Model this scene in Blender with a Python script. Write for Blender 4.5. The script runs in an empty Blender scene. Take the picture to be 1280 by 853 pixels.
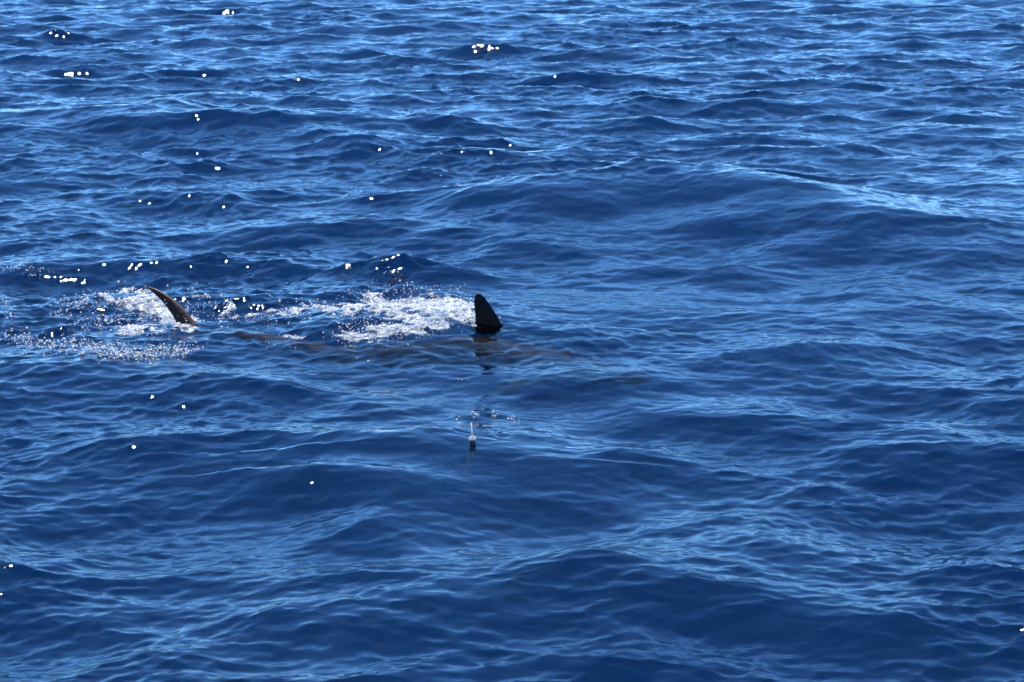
import bpy, bmesh, math, random
import numpy as np
from mathutils import Vector, Matrix

scene = bpy.context.scene
col = scene.collection
R = math.radians

# ------------------------------------------------------------------ camera
W_PX, H_PX = 1280.0, 853.0            # the photograph's own pixels
CAM_H = 3.0
F_PX = 3157.0                         # 55 mm on a 22.3 mm sensor
HORIZON = -170.0                      # the horizon lies above the picture
PITCH = math.atan((H_PX / 2 - HORIZON) / F_PX)

cam_data = bpy.data.cameras.new('camera')
cam_data.sensor_fit = 'HORIZONTAL'
cam_data.sensor_width = 22.3
cam_data.lens = F_PX * 22.3 / W_PX
cam_data.clip_start = 0.1
cam_data.clip_end = 20000
cam_data.dof.use_dof = True
cam_data.dof.focus_distance = 16.0
cam_data.dof.aperture_fstop = 9.0
cam = bpy.data.objects.new('camera', cam_data)
cam.location = (0, 0, CAM_H)
cam.rotation_euler = (math.pi / 2 - PITCH, 0, 0)
col.objects.link(cam)
scene.camera = cam

# ------------------------------------------------------------------ light
SUN_ELEV, SUN_AZ = R(57), R(-14)      # azimuth from +Y (ahead), positive to the right
EXPOSURE = 0.92
world = bpy.data.worlds.new('World')
scene.world = world
world.use_nodes = True
wn = world.node_tree.nodes
wl = world.node_tree.links
wn.clear()
sky = wn.new('ShaderNodeTexSky')
sky.sky_type = 'NISHITA'
sky.sun_disc = False
sky.sun_elevation = SUN_ELEV
sky.sun_rotation = SUN_AZ
sky.air_density = 0.5
sky.dust_density = 0.0
sky.ozone_density = 10.0
bg = wn.new('ShaderNodeBackground')
bg.inputs['Strength'].default_value = 0.15
wo = wn.new('ShaderNodeOutputWorld')
tint = wn.new('ShaderNodeMix'); tint.data_type = 'RGBA'; tint.blend_type = 'MULTIPLY'
tint.inputs['Factor'].default_value = 1.0
tint.inputs['B'].default_value = (0.76, 1.0, 1.04, 1)      # a deeper, cleaner marine blue
wl.new(sky.outputs[0], tint.inputs['A'])
wl.new(tint.outputs['Result'], bg.inputs[0])
wl.new(bg.outputs[0], wo.inputs[0])

sd = bpy.data.lights.new('sun', 'SUN')
sd.energy = 4.6
sd.angle = R(0.53)
sd.color = (1.0, 0.975, 0.94)
sun = bpy.data.objects.new('sun', sd)
sdir = Vector((math.sin(SUN_AZ) * math.cos(SUN_ELEV), math.cos(SUN_AZ) * math.cos(SUN_ELEV), math.sin(SUN_ELEV)))
sun.rotation_euler = sdir.to_track_quat('Z', 'Y').to_euler()
sun.location = sdir * 50
col.objects.link(sun)

vs = scene.view_settings
vs.view_transform = 'Standard'
vs.look = 'None'
vs.gamma = 1.0
vs.use_curve_mapping = False
vs.exposure = EXPOSURE
scene.display_settings.display_device = 'sRGB'
cy = scene.cycles
cy.use_denoising = True
cy.max_bounces = 8
cy.volume_bounces = 2
cy.transparent_max_bounces = 12
cy.sample_clamp_indirect = 4.0
cy.caustics_reflective = False
cy.caustics_refractive = True

# ------------------------------------------------------------------ projection helpers
_cp, _sp = math.cos(PITCH), math.sin(PITCH)


def ray(px, py):
    u = (px - W_PX / 2) / F_PX
    v = (H_PX / 2 - py) / F_PX
    d = Vector((u, _cp + v * _sp, -_sp + v * _cp))
    return d.normalized()


def ground(px, py, z=0.0):
    d = ray(px, py)
    t = (z - CAM_H) / d.z
    return Vector((0, 0, CAM_H)) + d * t


def tag(o, label=None, cat=None, group=None, kind=None):
    if label: o['label'] = label
    if cat: o['category'] = cat
    if group: o['group'] = group
    if kind: o['kind'] = kind
    return o


# ------------------------------------------------------------------ materials
def new_mat(name):
    m = bpy.data.materials.new(name)
    m.use_nodes = True
    m.node_tree.nodes.clear()
    return m, m.node_tree.nodes, m.node_tree.links


def water_material():
    m, n, l = new_mat('sea_water')
    out = n.new('ShaderNodeOutputMaterial')
    geo = n.new('ShaderNodeNewGeometry')
    # capillary ripples, finer than the mesh
    mp = n.new('ShaderNodeMapping'); mp.inputs['Scale'].default_value = (1.0, 1.6, 1.0)
    l.new(geo.outputs['Position'], mp.inputs[0])
    nz = n.new('ShaderNodeTexNoise'); nz.inputs['Scale'].default_value = 17; nz.inputs['Detail'].default_value = 2
    l.new(mp.outputs[0], nz.inputs[0])
    patch = n.new('ShaderNodeTexNoise'); patch.inputs['Scale'].default_value = 0.9; patch.inputs['Detail'].default_value = 3
    l.new(geo.outputs['Position'], patch.inputs[0])
    pr = n.new('ShaderNodeMapRange')
    pr.inputs['From Min'].default_value = 0.44; pr.inputs['From Max'].default_value = 0.66
    pr.inputs['To Min'].default_value = 0.04; pr.inputs['To Max'].default_value = 0.32
    l.new(patch.outputs[0], pr.inputs[0])
    bump = n.new('ShaderNodeBump'); bump.inputs['Distance'].default_value = 0.012
    l.new(pr.outputs[0], bump.inputs['Strength']); l.new(nz.outputs[0], bump.inputs['Height'])
    fr = n.new('ShaderNodeFresnel'); fr.inputs['IOR'].default_value = 1.333
    l.new(bump.outputs[0], fr.inputs['Normal'])
    gl = n.new('ShaderNodeBsdfGlossy'); gl.distribution = 'BECKMANN'; gl.inputs['Roughness'].default_value = 0.085
    l.new(bump.outputs[0], gl.inputs['Normal'])
    tr = n.new('ShaderNodeBsdfRefraction'); tr.inputs['IOR'].default_value=1.333; tr.inputs['Roughness'].default_value=0; l.new(bump.outputs[0], tr.inputs['Normal'])
    mix = n.new('ShaderNodeMixShader')
    l.new(fr.outputs[0], mix.inputs[0]); l.new(tr.outputs[0], mix.inputs[1]); l.new(gl.outputs[0], mix.inputs[2])
    l.new(mix.outputs[0], out.inputs['Surface'])
    sc = n.new('ShaderNodeVolumeScatter'); ab = n.new('ShaderNodeVolumeAbsorption')
    sc.inputs['Color'].default_value = (0.012, 0.075, 0.125, 1); sc.inputs['Density'].default_value = 0.7
    sc.inputs['Anisotropy'].default_value = 0.0
    ab.inputs['Color'].default_value = (0.0, 0.45, 0.8, 1); ab.inputs['Density'].default_value = 0.7
    add = n.new('ShaderNodeAddShader')
    l.new(sc.outputs[0], add.inputs[0]); l.new(ab.outputs[0], add.inputs[1])
    l.new(add.outputs[0], out.inputs['Volume'])
    return m


def principled(name, color, rough, noise=None, spec=0.5, sss=0.0):
    m, n, l = new_mat(name)
    out = n.new('ShaderNodeOutputMaterial')
    p = n.new('ShaderNodeBsdfPrincipled')
    p.inputs['Base Color'].default_value = (*color, 1)
    p.inputs['Roughness'].default_value = rough
    p.inputs['Specular IOR Level'].default_value = spec
    if noise:
        c2, scale = noise
        tc = n.new('ShaderNodeTexCoord')
        nz = n.new('ShaderNodeTexNoise'); nz.inputs['Scale'].default_value = scale; nz.inputs['Detail'].default_value = 6
        l.new(tc.outputs['Object'], nz.inputs[0])
        mx = n.new('ShaderNodeMix'); mx.data_type = 'RGBA'
        mx.inputs['A'].default_value = (*color, 1); mx.inputs['B'].default_value = (*c2, 1)
        cr = n.new('ShaderNodeMapRange'); cr.inputs['From Min'].default_value = 0.35; cr.inputs['From Max'].default_value = 0.65
        l.new(nz.outputs[0], cr.inputs[0]); l.new(cr.outputs[0], mx.inputs['Factor'])
        l.new(mx.outputs['Result'], p.inputs['Base Color'])
        b = n.new('ShaderNodeBump'); b.inputs['Strength'].default_value = 0.25; b.inputs['Distance'].default_value = 0.01
        l.new(nz.outputs[0], b.inputs['Height']); l.new(b.outputs[0], p.inputs['Normal'])
    l.new(p.outputs[0], out.inputs['Surface'])
    return m


def froth(name, color, tr, rough):
    m = principled(name, color, rough)
    n, l = m.node_tree.nodes, m.node_tree.links
    p = [x for x in n if x.type == 'BSDF_PRINCIPLED'][0]; out = [x for x in n if x.type == 'OUTPUT_MATERIAL'][0]
    t = n.new('ShaderNodeBsdfTranslucent'); t.inputs[0].default_value = (*color, 1)
    mx = n.new('ShaderNodeMixShader'); mx.inputs[0].default_value = tr
    l.new(p.outputs[0], mx.inputs[1]); l.new(t.outputs[0], mx.inputs[2]); l.new(mx.outputs[0], out.inputs['Surface'])
    return m


M_WATER = water_material()

# ------------------------------------------------------------------ sea surface: two wave spectra
def cascade(seed, N, L, lmin, lmax, lpeak, slope, main_dir, spread, chop, expo=4.0):
    """One periodic tile of random sea: height and horizontal shift, as B-spline coefficient grids."""
    rng = np.random.default_rng(seed)
    k1 = np.fft.fftfreq(N, L / N) * 2 * np.pi
    kx, ky = np.meshgrid(k1, k1, indexing='ij')
    k = np.hypot(kx, ky); k[0, 0] = 1e-6
    lam = 2 * np.pi / k
    S = k ** -expo * np.exp(-1.25 * (lam / lpeak) ** 2)
    S *= 1 / (1 + np.exp(np.clip((lmin - lam) / (lmin * 0.15), -50, 50)) ** 1) * (lam < lmax)
    c = np.cos(np.arctan2(ky, kx) - main_dir)
    D = np.where(c > 0, np.abs(c) ** spread, 0.12 * np.abs(c) ** spread) + 0.04
    A = np.sqrt(S * D)
    A[0, 0] = 0
    H = A * (rng.normal(size=(N, N)) + 1j * rng.normal(size=(N, N)))
    h = np.fft.ifft2(H)
    gx = np.fft.ifft2(1j * kx * H).real
    gy = np.fft.ifft2(1j * ky * H).real
    s = slope / math.sqrt((gx ** 2 + gy ** 2).mean())
    dx = np.fft.ifft2(1j * kx / k * H).real * s * chop
    dy = np.fft.ifft2(1j * ky / k * H).real * s * chop
    return h.real * s, dx, dy


def sample(tile, L, x, y):
    """Uniform cubic B-spline lookup of periodic tiles (smooth to the second derivative)."""
    N = tile[0].shape[0]
    fx = x / L * N; fy = y / L * N
    ix = np.floor(fx).astype(np.int64); iy = np.floor(fy).astype(np.int64)
    tx = fx - ix; ty = fy - iy

    def wts(t):
        return ((1 - t) ** 3 / 6, (3 * t ** 3 - 6 * t ** 2 + 4) / 6, (-3 * t ** 3 + 3 * t ** 2 + 3 * t + 1) / 6, t ** 3 / 6)
    wx, wy = wts(tx), wts(ty)
    out = [np.zeros_like(x) for _ in tile]
    for a in range(4):
        ia = (ix + a - 1) % N
        for b in range(4):
            ib = (iy + b - 1) % N
            w = wx[a] * wy[b]
            flat = ia * N + ib
            for q, t in enumerate(tile):
                out[q] += w * t.ravel()[flat]
    return out


def vnoise(x, y, seed):
    """Smooth value noise 0..1 on numpy arrays."""
    rng = np.random.default_rng(seed)
    g = rng.random((64, 64))
    return np.clip((sample([g], 64.0, x, y)[0] - 0.5) * 1.6 + 0.5, 0, 1)


# crests one can recognise: (points in photo pixels, height m, half width toward camera m, half width away m)
SWELLS = [
    ([(600, 290), (710, 264), (810, 252), (910, 260), (1040, 286), (1160, 306)], 0.25, 1.3, 1.2),
    ([(-40, 165), (130, 156), (330, 162), (520, 186)], 0.17, 1.6, 1.4),
    ([(395, 632), (440, 602), (478, 582), (530, 572), (640, 590)], 0.105, 0.6, 0.42),
    ([(640, 700), (740, 720), (800, 735), (900, 745)], 0.05, 0.4, 0.4),
    ([(900, 468), (1000, 455), (1080, 452), (1160, 462)], 0.08, 0.75, 0.6),
    ([(0, 478), (100, 470), (180, 474), (260, 488)], 0.07, 0.6, 0.5),
    ([(230, 515), (310, 497), (400, 502)], 0.06, 0.5, 0.45),
    ([(360, 850), (400, 812), (520, 772), (660, 772)], 0.05, 0.4, 0.35),
    ([(930, 700), (1010, 690), (1130, 700)], 0.04, 0.4, 0.4),
]
# water thrown up along the shark's wake, and the steep little peak behind it
WAKE = [
    ([(60, 382), (130, 374), (200, 372), (250, 380), (330, 386), (400, 378), (470, 368), (540, 374), (592, 392)], 0.05, 0.36, 0.34),
    ([(400, 384), (470, 372), (530, 376), (585, 392)], 0.04, 0.30, 0.28),
    ([(478, 349), (490, 346), (503, 349)], 0.13, 0.20, 0.30),
    ([(0, 338), (30, 334), (60, 344)], 0.03, 0.3, 0.35),
    ([(572, 530), (600, 523), (645, 525)], 0.018, 0.06, 0.10),
    ([(330, 412), (450, 414), (530, 417), (610, 422), (690, 430), (780, 443)], 0.16, 0.95, 0.5),
    ([(596, 405), (614, 407), (632, 404)], 0.024, 0.05, 0.06),
    ([(634, 405), (590, 418), (540, 428)], 0.012, 0.06, 0.06),
    ([(634, 403), (700, 398), (760, 396)], 0.010, 0.07, 0.07),
]


def ridge(x, y, pts, h, wf, wb):
    """Bell-shaped ridge along a polyline, steeper on the camera's side if wf < wb."""
    P = [ground(a, b, 0.0) for a, b in pts]
    best = np.full(x.shape, 1e9); val = np.zeros_like(x)
    n = len(P) - 1
    for i in range(n):
        a, b = P[i], P[i + 1]
        ex, ey = b.x - a.x, b.y - a.y
        l2 = ex * ex + ey * ey
        t = np.clip(((x - a.x) * ex + (y - a.y) * ey) / l2, 0, 1)
        qx, qy = a.x + t * ex - x, a.y + t * ey - y
        s = (i + t) / n
        end = 0.35 + 0.65 * np.sin(np.pi * np.clip(s, 0, 1)) ** 0.7
        w = np.where(qy > 0, wf, wb)
        d2 = (qx * qx + qy * qy) / (w * w)
        v = h * end / (1 + d2 + 0.6 * d2 * d2)
        val = np.maximum(val, v) if i == 0 else np.log(np.exp(val * 90) + np.exp(v * 90) - 1) / 90 * 0 + np.maximum(val, v)
    return val


WIND = R(-82)      # waves run toward the camera, a little to the right
LA, LB = 46.0, 9.7
TA = cascade(11, 1024, LA, 0.8, 30.0, 2.7, 0.145, WIND, 1.0, 1.1, 3.75)
TB = cascade(23, 1024, LB, 0.06, 0.95, 0.7, 0.178, WIND - 0.25, 0.8, 1.0, 3.6)
rot = R(31)


def waves(x, y):
    hA, dxA, dyA = sample(TA, LA, x, y)
    # second tile turned so that the two never repeat together
    u = x * math.cos(rot) + y * math.sin(rot); v = -x * math.sin(rot) + y * math.cos(rot)
    hB, du, dv = sample(TB, LB, u, v)
    dxB = du * math.cos(rot) - dv * math.sin(rot); dyB = du * math.sin(rot) + dv * math.cos(rot)
    r = np.hypot(x, y)
    gust = 0.45 + 1.0 * vnoise(x * 0.55 + 3, y * 0.4 + 7, 5) * (0.4 + 0.9 * vnoise(x * 1.7, y * 1.2, 6))
    gust = gust + 0.35 * np.clip((r - 18) / 20, 0, 1)
    gust *= np.clip(1.5 - r / 120, 0.2, 1)
    calm = 1 - 0.45 * np.exp(-(((x + 1.2) / 3.2) ** 2 + ((y - 16.0) / 1.9) ** 2) ** 2)
    for cx, cy_, sx_, sy_, k_ in ((900, 285, 2.0, 1.5, .45), (600, 615, 0.55, 0.5, .4), (1045, 785, .4, .4, .4), (670, 452, 0.85, 1.0, .8)):
        g_ = ground(cx, cy_)
        q_ = 1 - k_ * np.exp(-(((x - g_.x) / sx_) ** 2 + ((y - g_.y) / sy_) ** 2))
        calm = calm * q_; gust = gust * q_
    far = np.clip(1.4 - r / 1500, 0.1, 1) * (1 - 0.22 * np.exp(-((r - 16) / 9) ** 2))
    h = hA * calm * far + hB * gust
    dx = dxA * calm * far + dxB * gust
    dy = dyA * calm * far + dyB * gust
    near = (r > 7) & (r < 45) & (np.abs(x) < 14)
    hs = np.zeros_like(x)
    xs, ys = x[near], y[near]
    acc = np.zeros_like(xs)
    for p, hh, wf, wb in SWELLS:
        acc += 1.35 * ridge(xs, ys, p, hh, wf, wb)
    wk = np.zeros_like(xs)
    for p, hh, wf, wb in WAKE:
        wk += ridge(xs, ys, p, hh, wf, wb)
    # broken, churned water in the wake
    wm = np.clip(wk / 0.06, 0, 1)
    churn = (vnoise(xs * 9, ys * 9, 31) - 0.5) * 0.022 + (vnoise(xs * 27, ys * 27, 32) - 0.5) * 0.012
    fg = ground(591, 557)              # rings spreading from the float
    fd = np.hypot(xs - fg.x, ys - fg.y)
    rings = 0.004 * np.cos(fd * 80) * np.exp(-((fd - 0.05) / 0.14) ** 2)
    hs[near] = acc + wk + churn * wm + rings
    return x + dx, y + dy, h + hs


def sea_grid():
    dense = np.arange(-12.6, 12.6001, 0.0262)
    fl = []
    a, st = 12.6, 0.0262
    while a < 172:
        st = min(st * 1.085, 9); a += st; fl.append(a)
    fl = np.array(fl)
    az = np.radians(np.concatenate([-fl[::-1], dense, fl]))
    r = [0.4]
    while r[-1] < 8.4: r.append(r[-1] * 1.09)
    r[-1] = 8.4
    while r[-1] < 62: r.append(r[-1] + 0.00073 * r[-1] ** 1.3)
    s = 0.2
    while r[-1] < 6000:
        s = min(s * 1.09, 600); r.append(r[-1] + s)
    r = np.array(r)
    RR, AA = np.meshgrid(r, az, indexing='ij')
    return RR, AA


RR, AA = sea_grid()
nr, na = RR.shape
X, Y, Z = waves((RR * np.sin(AA)).ravel(), (RR * np.cos(AA)).ravel())
co = np.stack([X, Y, Z], 1)
# closed below: a deep skirt, so the water is a body and not a skin
idx = np.arange(nr * na).reshape(nr, na)
nxt = np.roll(idx, -1, axis=1)
quads = np.stack([idx[:-1], idx[1:], nxt[1:], nxt[:-1]], -1)           # wraps behind the camera
quads = quads.reshape(-1, 4)[:, ::-1]
nv = len(co)
DEPTH = -60.0
rim = co[idx[-1]].copy(); rim[:, 2] = DEPTH
extra = np.concatenate([rim, [[0, 0, DEPTH]], [[0, 0, float(Z[:na].mean())]]])
co = np.concatenate([co, extra])
lo = nv + np.arange(na); lon = np.roll(lo, -1)
skirt = np.stack([idx[-1], lo, lon, nxt[-1]], 1)[:, ::-1]
bot = np.stack([lo, np.full(na, nv + na), lon], 1)[:, ::-1]
cap = np.stack([np.full(na, nv + na + 1), idx[0], nxt[0]], 1)[:, ::-1]


def build_mesh(name, co, quads, tris, mat, smooth=True):
    me = bpy.data.meshes.new(name)
    nq, nt = len(quads), len(tris)
    me.vertices.add(len(co)); me.vertices.foreach_set('co', np.asarray(co, dtype=np.float32).ravel())
    loops = np.concatenate([np.asarray(quads, dtype=np.int32).ravel(), np.asarray(tris, dtype=np.int32).ravel()])
    me.loops.add(len(loops)); me.loops.foreach_set('vertex_index', loops)
    st = np.concatenate([np.arange(nq) * 4, nq * 4 + np.arange(nt) * 3]).astype(np.int32)
    me.polygons.add(nq + nt); me.polygons.foreach_set('loop_start', st)
    me.polygons.foreach_set('use_smooth', np.full(nq + nt, smooth))
    me.update(calc_edges=True)
    me.validate()
    me.materials.append(mat)
    o = bpy.data.objects.new(name, me)
    col.objects.link(o)
    return o


sea = build_mesh('sea', co, np.concatenate([quads, skirt]), np.concatenate([bot, cap]), M_WATER)
tag(sea, kind='structure')
bpy.context.view_layer.update()


def on_sea(px, py):
    o = Vector((0, 0, CAM_H))
    ok, p, nrm, _ = sea.ray_cast(o, ray(px, py))
    return p if ok else ground(px, py)


# ------------------------------------------------------------------ shark
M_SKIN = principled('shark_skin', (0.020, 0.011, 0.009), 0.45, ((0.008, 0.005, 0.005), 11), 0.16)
M_EYE = principled('shark_eye', (0.01, 0.01, 0.01), 0.1)

base = on_sea(610, 406)
tailp = on_sea(236, 404)
Hd = base - tailp; Hd.z = 0; Hd.normalize()
Sd = Vector((-Hd.y, Hd.x, 0))        # to the shark's left


def plane_pt(px, py, P0, direction=None, lean=0.0):
    d = ray(px, py)
    D = direction or Hd
    nrm = Vector((-D.y * math.cos(lean), D.x * math.cos(lean), -math.sin(lean)))
    o = Vector((0, 0, CAM_H))
    t = (P0 - o).dot(nrm) / d.dot(nrm)
    return o + d * t


def temp_obj(bm, name):
    bmesh.ops.recalc_face_normals(bm, faces=bm.faces)
    me = bpy.data.meshes.new(name); bm.to_mesh(me); bm.free()
    o = bpy.data.objects.new(name, me); col.objects.link(o)
    return o


def loft(bm, rings, closed_ends=True):
    vr = [[bm.verts.new(p) for p in ring] for ring in rings]
    n = len(vr[0])
    for a, b in zip(vr, vr[1:]):
        for i in range(n):
            bm.faces.new((a[i], a[(i + 1) % n], b[(i + 1) % n], b[i]))
    if closed_ends:
        bm.faces.new(vr[0][::-1]); bm.faces.new(vr[-1])


def fin_mesh(stations, side, thick, name):
    """stations: (leading point, trailing point, relative thickness) from root to tip."""
    bm = bmesh.new()
    prof = [(0, 0), (0.05, 0.45), (0.2, 0.9), (0.4, 1.0), (0.65, 0.7), (0.88, 0.28), (1, 0.05)]
    rings = []
    for lead, trail, k in stations:
        lead, trail = Vector(lead), Vector(trail)
        up = [lead.lerp(trail, s) + side * (thick * k * w) for s, w in prof]
        dn = [lead.lerp(trail, s) - side * (thick * k * w) for s, w in prof[1:]][::-1]
        rings.append(up + dn)
    loft(bm, rings)
    return temp_obj(bm, name)


def catmull(pts, n):
    pts = [Vector(p) for p in pts]
    P = [pts[0] * 2 - pts[1]] + pts + [pts[-1] * 2 - pts[-2]]
    out = []
    for j in range(n):
        f = j / (n - 1) * (len(pts) - 1)
        i = min(int(f), len(pts) - 2); t = f - i
        p0, p1, p2, p3 = P[i:i + 4]
        out.append(0.5 * ((2 * p1) + (p2 - p0) * t + (2 * p0 - 5 * p1 + 4 * p2 - p3) * t * t + (3 * p1 - p0 - 3 * p2 + p3) * t ** 3))
    return out


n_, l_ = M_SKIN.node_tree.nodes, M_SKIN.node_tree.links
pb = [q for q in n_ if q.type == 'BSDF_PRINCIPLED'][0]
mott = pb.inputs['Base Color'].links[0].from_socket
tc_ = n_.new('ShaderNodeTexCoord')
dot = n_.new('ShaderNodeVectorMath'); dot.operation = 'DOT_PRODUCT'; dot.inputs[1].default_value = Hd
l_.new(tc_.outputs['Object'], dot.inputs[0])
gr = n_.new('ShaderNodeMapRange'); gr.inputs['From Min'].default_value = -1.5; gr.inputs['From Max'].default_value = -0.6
gr.inputs['To Min'].default_value = 1.0; gr.inputs['To Max'].default_value = 0.0  # lighter brown towards the tail: its lit, wet sheen put into the colour
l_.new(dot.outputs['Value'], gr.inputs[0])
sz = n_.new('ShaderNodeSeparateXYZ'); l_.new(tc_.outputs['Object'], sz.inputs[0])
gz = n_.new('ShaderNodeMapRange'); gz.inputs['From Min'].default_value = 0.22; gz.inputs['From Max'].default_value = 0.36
gz.inputs['To Min'].default_value = 0.14; gz.inputs['To Max'].default_value = 0.0  # darker above the waterline: the dorsal fin's backlit shade painted into the skin
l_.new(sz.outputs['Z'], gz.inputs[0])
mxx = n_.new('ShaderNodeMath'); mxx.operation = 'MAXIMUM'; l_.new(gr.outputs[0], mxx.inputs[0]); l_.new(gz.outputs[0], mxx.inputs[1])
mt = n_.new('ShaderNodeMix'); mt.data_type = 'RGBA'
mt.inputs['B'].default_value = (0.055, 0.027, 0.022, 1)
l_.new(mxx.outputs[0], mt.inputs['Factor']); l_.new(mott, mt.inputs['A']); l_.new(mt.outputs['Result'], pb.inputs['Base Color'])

# the body: rings along a gently bending spine, from the tail root to the snout
zs = base.z
spine0 = tailp + Hd * 0.06
Lb = 3.05
spine_pts = []
for s, zz, off in [(0.0, -0.11, 0.0), (0.12, -0.15, -0.12), (0.35, -0.27, -0.40), (0.5, -0.32, -0.38), (0.63, -0.33, -0.20), (0.72, -0.33, -0.34), (0.82, -0.36, -0.42), (0.92, -0.44, -0.52), (1.0, -0.54, -0.60)]:
    q = Vector((spine0.x, spine0.y, 0)) + Hd * (s * Lb) + Sd * off
    zl = []
    for ox in (-.2, 0, .2):
        for oy in (-.3, -.15, 0, .15):
            ok, hp, _, _ = sea.ray_cast(Vector((q.x + ox, q.y + oy, 3)), Vector((0, 0, -1)))
            zl.append(hp.z)
    spine_pts.append(q + Vector((0, 0, sum(zl) / len(zl) * .5 + min(zl) * .5 + zz)))
prof = [(0, .035, .04), (.06, .045, .055), (.15, .075, .095), (.3, .13, .16), (.45, .20, .225), (.6, .23, .255), (.72, .225, .245), (.83, .16, .17), (.92, .115, .11), (.97, .07, .06), (1, .02, .02)]
spine = catmull(spine_pts, 45)
bm = bmesh.new()
rings = []
for j, c in enumerate(spine):
    s = j / 44
    ry = np.interp(s, [p[0] for p in prof], [p[1] for p in prof])
    rz = np.interp(s, [p[0] for p in prof], [p[2] for p in prof])
    tg = (spine[min(j + 1, 44)] - spine[max(j - 1, 0)]); sv = Vector((-tg.y, tg.x, 0)).normalized()
    rings.append([c + sv * (math.cos(q) * ry) + Vector((0, 0, math.sin(q) * rz)) for q in [2 * math.pi * i / 28 for i in range(28)]])
loft(bm, rings)
body = temp_obj(bm, 'shark')


def spine_at(s): return spine[int(round(s * 44))]


# dorsal fin outline read off the photograph, standing in the shark's own plane
P0 = base.copy()
lead_px = [(660, 440), (641, 420), (627, 405), (620.5, 394), (613, 382), (606, 372), (600.5, 367.6), (598.2, 367.0)]
trail_px = [(588, 440), (590, 420), (594, 406), (594.2, 395), (593.2, 385), (592.6, 377), (593.8, 370), (596.0, 367.6)]
st = []
for (a, b), (c, d), k in zip(lead_px, trail_px, [1, 1, .9, .75, .6, .45, .28, .15]):
    st.append((plane_pt(a, b, P0), plane_pt(c, d, P0), k))
dorsal = fin_mesh(st, Sd, 0.020, 'fin_a')
# upper lobe of the tail, leaning back out of the water
T0 = tailp.copy()
lead_px = [(264, 424), (252, 412), (243, 402), (235.5, 392), (227, 383), (217, 374), (206.5, 367), (195, 361.2), (186, 358.4), (183, 357.6)]
trail_px = [(228, 426), (226, 414), (221, 404), (215.5, 394), (210, 386), (204, 378.5), (197, 371), (190, 364.5), (184.5, 360), (182.4, 358.4)]
st = []
for (a, b), (c, d), k in zip(lead_px, trail_px, [1, 1, .9, .8, .7, .58, .45, .34, .24, .12]):
    st.append((plane_pt(a, b, T0, lean=R(31)), plane_pt(c, d, T0, lean=R(31)), k))
tail_up = fin_mesh(st, Sd * math.cos(R(31)) - Vector((0, 0, math.sin(R(31)))), 0.017, 'fin_b')
# lower lobe, pectorals, second dorsal: all under water
c = spine_at(0.02)
tail_lo = fin_mesh([(c + Hd * .10, c - Hd * .10, 1), (c + Hd * .02 + Vector((0, 0, -.14)), c - Hd * .10 + Vector((0, 0, -.13)), .6), (c - Hd * .10 + Vector((0, 0, -.30)), c - Hd * .14 + Vector((0, 0, -.30)), .2)], Sd, 0.015, 'fin_c')
pecs = []
for sg in (-1, 1):
    c = spine_at(0.74) + Sd * (sg * .12) + Vector((0, 0, -.10))
    big_ = 1.0 if sg > 0 else 0.55
    o1 = Sd * (sg * .32 * big_) - Hd * .12 + Vector((0, 0, -.10)); o2 = Sd * (sg * .66 * big_) - Hd * .30 + Vector((0, 0, -.16))
    pecs.append(fin_mesh([(c + Hd * .15, c - Hd * .12, 1), (c + o1 + Hd * .10, c + o1 - Hd * .10, .7), (c + o2 + Hd * .03, c + o2 - Hd * .03, .2)], Vector((0, 0, 1)), 0.018, 'fin_d'))
c = spine_at(0.2) + Vector((0, 0, .06))
dors2 = fin_mesh([(c + Hd * .06 + Vector((0, 0, -.02)), c - Hd * .06 + Vector((0, 0, -.02)), 1), (c + Vector((0, 0, .07)), c - Hd * .06 + Vector((0, 0, .06)), .3)], Sd, 0.01, 'fin_e')

parts = [dorsal, tail_up, tail_lo, dors2] + pecs
for p in parts:
    md = body.modifiers.new('join', 'BOOLEAN'); md.operation = 'UNION'; md.solver = 'EXACT'; md.object = p
bpy.context.view_layer.update()
dg = bpy.context.evaluated_depsgraph_get()
me = bpy.data.meshes.new_from_object(body.evaluated_get(dg))
me.name = 'shark'
shark_root = spine_at(0.55).copy()
me.transform(Matrix.Translation(-shark_root))
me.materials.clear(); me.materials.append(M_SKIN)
me.polygons.foreach_set('use_smooth', [True] * len(me.polygons))
for p in parts + [body]:
    bpy.data.objects.remove(p)
shark = bpy.data.objects.new('shark', me)
shark.location = shark_root
col.objects.link(shark)
tag(shark, 'dark brown shark swimming at the surface with dorsal and tail fins out of the water', 'shark')
for sg in (-1, 1):
    bm = bmesh.new(); bmesh.ops.create_uvsphere(bm, u_segments=12, v_segments=8, radius=0.014)
    e = temp_obj(bm, 'eye'); e.data.materials.append(M_EYE)
    e.location = spine_at(0.91) + Sd * (sg * .115) + Vector((0, 0, .01)) - shark_root
    e.parent = shark

# ------------------------------------------------------------------ fishing float
M_DARK = principled('dark_cork', (0.035, 0.028, 0.024), 0.35, ((0.07, 0.05, 0.04), 60))


def lathe(name, prof, mat, parent=None, seg=16):
    bm = bmesh.new()
    loft(bm, [[(r * math.cos(2 * math.pi * i / seg), r * math.sin(2 * math.pi * i / seg), z) for i in range(seg)] for r, z in prof])
    o = temp_obj(bm, name)
    o.data.materials.append(mat)
    o.data.polygons.foreach_set('use_smooth', [True] * len(o.data.polygons))
    o.parent = parent
    return o


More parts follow.
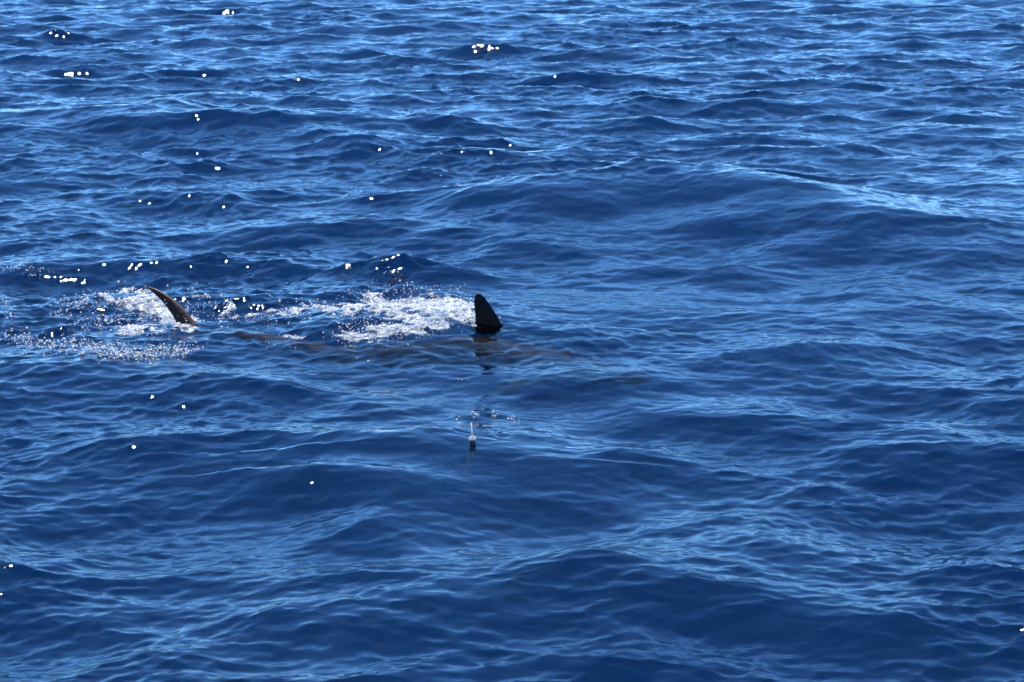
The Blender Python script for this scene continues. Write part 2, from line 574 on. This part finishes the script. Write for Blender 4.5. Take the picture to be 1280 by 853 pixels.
M_WHITE = froth('white_plastic', (0.9, 0.9, 0.88), 0.62, 0.3)
fp = on_sea(591, 558) + Vector((0, 0, .014))
fl = bpy.data.objects.new('fishing_float', None)
fl.location = fp; fl.rotation_euler = (R(3), R(-4), 0)
col.objects.link(fl)
tag(fl, 'small dark oval fishing float with thin white stem upright in the water', 'fishing float')
lathe('float_body', [(.004, -.045), (.010, -.035), (.0145, -.016), (.0155, 0), (.0145, .012), (.011, .022), (.006, .027)], M_DARK, fl)
lathe('cap', [(.013, .0205), (.020, .023), (.020, .030), (.010, .038), (.005, .042)], M_WHITE, fl)
lathe('stem', [(.0052, .039), (.0040, .08), (.0034, .108), (.001, .111)], M_WHITE, fl, 8)
lathe('tip', [(.003, -.062), (.006, -.056), (.006, -.048), (.004, -.044)], M_WHITE, fl, 10)

# ------------------------------------------------------------------ foam and spray
M_FOAM = froth('foam', (0.62, 0.67, 0.72), 0.3, 0.4)
n_, l_ = M_FOAM.node_tree.nodes, M_FOAM.node_tree.links       # thin lather: part of the water shows through
o_ = [q for q in n_ if q.type == 'OUTPUT_MATERIAL'][0]; sh_ = o_.inputs['Surface'].links[0].from_socket
tr_ = n_.new('ShaderNodeBsdfTransparent'); mx_ = n_.new('ShaderNodeMixShader')
g_ = n_.new('ShaderNodeNewGeometry'); z_ = n_.new('ShaderNodeTexNoise'); z_.inputs['Scale'].default_value = 38; z_.inputs['Detail'].default_value = 4
r_ = n_.new('ShaderNodeMapRange'); r_.inputs['From Min'].default_value = .38; r_.inputs['From Max'].default_value = .62; r_.inputs['To Min'].default_value = .85; r_.inputs['To Max'].default_value = .08
l_.new(g_.outputs['Position'], z_.inputs[0]); l_.new(z_.outputs[0], r_.inputs[0]); l_.new(r_.outputs[0], mx_.inputs[0])
l_.new(sh_, mx_.inputs[1]); l_.new(tr_.outputs[0], mx_.inputs[2]); l_.new(mx_.outputs[0], o_.inputs['Surface'])
M_DROP = froth('spray', (0.92, 0.93, 0.94), 0.5, 0.12)
rnd = random.Random(4)

ICO = None
bm = bmesh.new(); bmesh.ops.create_icosphere(bm, subdivisions=1, radius=1.0)
ICO_V = np.array([v.co[:] for v in bm.verts]); ICO_F = np.array([[v.index for v in f.verts] for f in bm.faces])
bm.free()


def blobs(name, items, mat):
    """items: (centre, rx, ry, rz): one mesh of many small lumps."""
    C = np.array([i[0][:] for i in items]); S = np.array([i[1:] for i in items])
    rng = np.random.default_rng(len(items))
    ang = rng.random(len(items)) * 6.283
    V = ICO_V[None] * S[:, None, :] * (1 + 0.5 * (rng.random((len(items), len(ICO_V), 1)) - 0.5))
    x = V[..., 0] * np.cos(ang)[:, None] - V[..., 1] * np.sin(ang)[:, None]
    y = V[..., 0] * np.sin(ang)[:, None] + V[..., 1] * np.cos(ang)[:, None]
    V = np.stack([x, y, V[..., 2]], -1) + C[:, None]
    Fc = ICO_F[None] + (np.arange(len(items)) * len(ICO_V))[:, None, None]
    return build_mesh(name, V.reshape(-1, 3), np.zeros((0, 4), int), Fc.reshape(-1, 3), mat)


def along(pts, t):
    f = t * (len(pts) - 1); i = min(int(f), len(pts) - 2); t = f - i
    return pts[i][0] * (1 - t) + pts[i + 1][0] * t, pts[i][1] * (1 - t) + pts[i + 1][1] * t


def pnoise(x, y):
    from mathutils import noise
    return noise.noise(Vector((x, y, 3.7)))


foam_items, drop_items = [], []
# dense froth: (centre line in photo pixels, spread x, spread y, count, lift m)
FROTH = [
    ([(162, 374), (180, 376), (200, 386), (215, 398), (232, 404)], 10, 7, 1500, .05),
    ([(168, 414), (185, 412), (205, 412)], 14, 4, 420, .01),
    ([(110, 372), (122, 369), (135, 373)], 7, 3, 90, .02),
    ([(242, 371), (250, 369), (262, 372)], 2, .8, 60, .0),
    ([(276, 398), (284, 392), (289, 380)], 4, 3, 130, .02),
    ([(276, 398), (300, 396), (325, 393)], 5, 1, 80, .0),
    ([(340, 390), (375, 386), (400, 381), (418, 388)], 9, 3.5, 330, .02),
    ([(430, 392), (460, 382), (490, 378)], 12, 7, 260, .02),
    ([(470, 376), (490, 385), (515, 390), (525, 382)], 12, 8, 800, .03),
    ([(520, 395), (545, 384), (570, 385), (592, 392)], 13, 9, 900, .02),
    ([(440, 420), (490, 412), (540, 406)], 18, 5, 300, .0),
    ([(575, 473), (582, 475), (590, 474)], 5, .6, 24, .0),
    ([(357, 420), (368, 421), (378, 421)], 6, 1.6, 50, .0),
]


def project(x, y, z):
    """World points to photo pixels."""
    vy = y * _cp - (z - CAM_H) * _sp
    vz = y * _sp + (z - CAM_H) * _cp
    return W_PX / 2 + x / vy * F_PX, H_PX / 2 - vz / vy * F_PX


def froth_field(px, py):
    f = np.zeros_like(px)
    for line, sx, sy, n, lift in FROTH:
        P = [along(line, t) for t in np.linspace(0, 1, 12)]
        amp = min(1.14, 0.60 + n / 1750)
        g = np.zeros_like(px)
        for a, b in P:
            g = np.maximum(g, np.exp(-0.5 * (((px - a) / (sx * 1.1)) ** 2 + ((py - b) / (sy * 1.15)) ** 2)))
        f = np.maximum(f, amp * g)
    return f


# froth as a lumpy skin that rises out of the water where it is dense and dips under it at its torn edges
gx, gy = np.meshgrid(np.arange(-3.0, 0.05, 0.0045), np.arange(15.0, 18.4, 0.0065), indexing='ij')
fx, fy, fz = waves(gx.ravel(), gy.ravel())
ppx, ppy = project(fx, fy, fz)
D = froth_field(ppx, ppy)
big = vnoise(fx * 6 + fy * 2, fy * 5.2, 41); mid = vnoise(fx * 15 + fy * 6, fy * 15 + fx * 4, 42); fine = vnoise(fx * 44, fy * 36, 43); tiny = vnoise(fx * 120, fy * 85, 44)
lace = 0.24 * big + 0.26 * mid + 0.28 * fine + 0.22 * tiny
lace = (lace - 0.5) * 2.3 + 0.5
F = D * 0.60 - (1 - lace) - 0.075 - 0.5 * np.clip(0.45 - D, 0, 1) - 2.0 * (ppx > 596)
up = np.clip(F * 0.04, -0.005, 0.014) + (tiny - 0.5) * 0.009 * (F > 0)
P3 = np.stack([fx, fy, fz + up], 1)
gi = np.arange(gx.size).reshape(gx.shape)
gq = np.stack([gi[:-1, :-1], gi[1:, :-1], gi[1:, 1:], gi[:-1, 1:]], -1).reshape(-1, 4)
keep = (F[gq].max(1) > 0.0)
gq = gq[keep]
used, inv = np.unique(gq, return_inverse=True)
print('FROTH quads', len(gq))
sheet = build_mesh('foam', P3[used], inv.reshape(-1, 4), np.zeros((0, 3), int), M_FOAM)
tag(sheet, 'white torn froth churned up along the wake between the shark fins', 'foam', kind='stuff')
# a thinner, smoother film of bubbles that joins the froth together
M_FILM = M_FOAM.copy(); M_FILM.name = 'foam_film'
for q in M_FILM.node_tree.nodes:
    if q.type == 'MAP_RANGE': q.inputs['To Min'].default_value = .97; q.inputs['To Max'].default_value = .45
    if q.type == 'TEX_NOISE': q.inputs['Scale'].default_value = 16
swirl = vnoise(fx * 8 + 3 * mid, fy * 9 + 2 * big, 51)
F2 = D * 0.75 - (1 - ((0.5 * swirl + 0.3 * mid + 0.2 * fine) - 0.5) * 2.0 - 0.5) - 0.02 - 0.8 * np.clip(0.5 - D, 0, 1) - 2.0 * (ppx > 594)
gq2 = np.stack([gi[:-1, :-1], gi[1:, :-1], gi[1:, 1:], gi[:-1, 1:]], -1).reshape(-1, 4)
gq2 = gq2[F2[gq2].max(1) > 0.0]
P4 = np.stack([fx, fy, fz + np.clip(F2 * 0.02, -0.003, 0.003)], 1)
used2, inv2 = np.unique(gq2, return_inverse=True)
film = build_mesh('foam_film', P4[used2], inv2.reshape(-1, 4), np.zeros((0, 3), int), M_FILM)
tag(film, 'thin pale film of bubbles spread around the white froth of the wake', 'foam', kind='stuff')
for line, sx, sy, n, lift in FROTH:
    for k in range(int(n * 0.3)):
        x, y = along(line, rnd.random())
        x += rnd.gauss(0, sx * 1.3); y += rnd.gauss(0, sy * 1.3)
        if n > 100 and pnoise(x * .16, y * .30) + 0.4 * pnoise(x * .5, y * .8) < -0.02: continue
        p = on_sea(x, y)
        r = .0015 + .005 * rnd.random() ** 3.5
        drop_items.append((p + Vector((0, 0, r * .3 + lift * rnd.random() ** 2.5)), r * rnd.uniform(1, 2.2), r, r * rnd.uniform(.5, 1.1)))
# scattered beads: (centre line, spread x, spread y, count, r min, r max)
BEADS = [
    ([(70, 392), (85, 380), (105, 376), (135, 378), (160, 378)], 7, 7, 190, .003, .008),
    ([(5, 418), (40, 428), (75, 436), (105, 432)], 12, 6, 280, .0035, .009),
    ([(90, 412), (110, 406), (128, 408)], 9, 6, 60, .003, .007),
    ([(110, 436), (150, 442), (190, 444), (238, 436)], 10, 5, 520, .0035, .009),
    ([(118, 402), (150, 402), (185, 404)], 8, 4, 110, .003, .008),
    ([(2, 335), (30, 336), (60, 346)], 8, 4, 60, .003, .008),
    ([(2, 370), (6, 385), (14, 402)], 4, 7, 36, .003, .007),
    ([(225, 376), (250, 384), (275, 394), (300, 402)], 14, 8, 90, .003, .007),
    ([(320, 398), (370, 392), (430, 398), (480, 402)], 16, 11, 190, .003, .007),
    ([(440, 372), (490, 362), (540, 366), (585, 382)], 16, 7, 150, .003, .007),
    ([(430, 420), (480, 416), (540, 408)], 16, 6, 320, .003, .006),
    ([(484, 343), (490, 341), (498, 344)], 4, 2, 12, .004, .007),
    ([(594, 402.5), (602, 401.5), (611, 402)], 1, .4, 22, .003, .005),
    ([(624, 396), (625.5, 402)], .7, 1.5, 4, .005, .008),
    ([(333, 431), (360, 435)], 9, 3, 8, .004, .006),
    ([(570, 526), (576, 529)], 1, 1, 5, .003, .005),
    ([(592, 521), (600, 519)], 2, 1.5, 14, .003, .005),
    ([(617, 522), (622, 521)], 3, 1, 12, .002, .005),
    ([(634, 523), (645, 527)], 3, 1.5, 18, .002, .005),
]
for line, sx, sy, n, r0, r1 in BEADS:
    for k in range(n):
        x, y = along(line, rnd.random())
        x += rnd.gauss(0, sx); y += rnd.gauss(0, sy)
        p = on_sea(x, y)
        r = (r0 + (r1 - r0) * rnd.random() ** 3) * rnd.choice((.7, .8, .9, 1.15))
        drop_items.append((p + Vector((0, 0, r * .4 + rnd.random() ** 4 * .03)), r * rnd.uniform(1, 1.4), r, r * .9))
# drops thrown up around the tail
for k in range(90):
    t = rnd.random()
    x = 165 + 75 * t + rnd.gauss(0, 8); y = 398 - 30 * rnd.random() ** 1.5 + 12 * t
    p = plane_pt(x, y, tailp + Vector((rnd.uniform(-.2, .2), rnd.uniform(-.12, .2), 0)), Vector((1, 0, 0)))
    r = .0014 + .0035 * rnd.random() ** 2
    if p.z > -.1: drop_items.append((p, r, r, r))
dr = blobs('spray', drop_items, M_DROP); tag(dr, 'bright drops and bubbles scattered around the wake', 'spray', kind='stuff')
print('TRIS', sum(len(o.data.loop_triangles) if o.data.calc_loop_triangles() is None else 0 for o in scene.objects if o.type == 'MESH'))
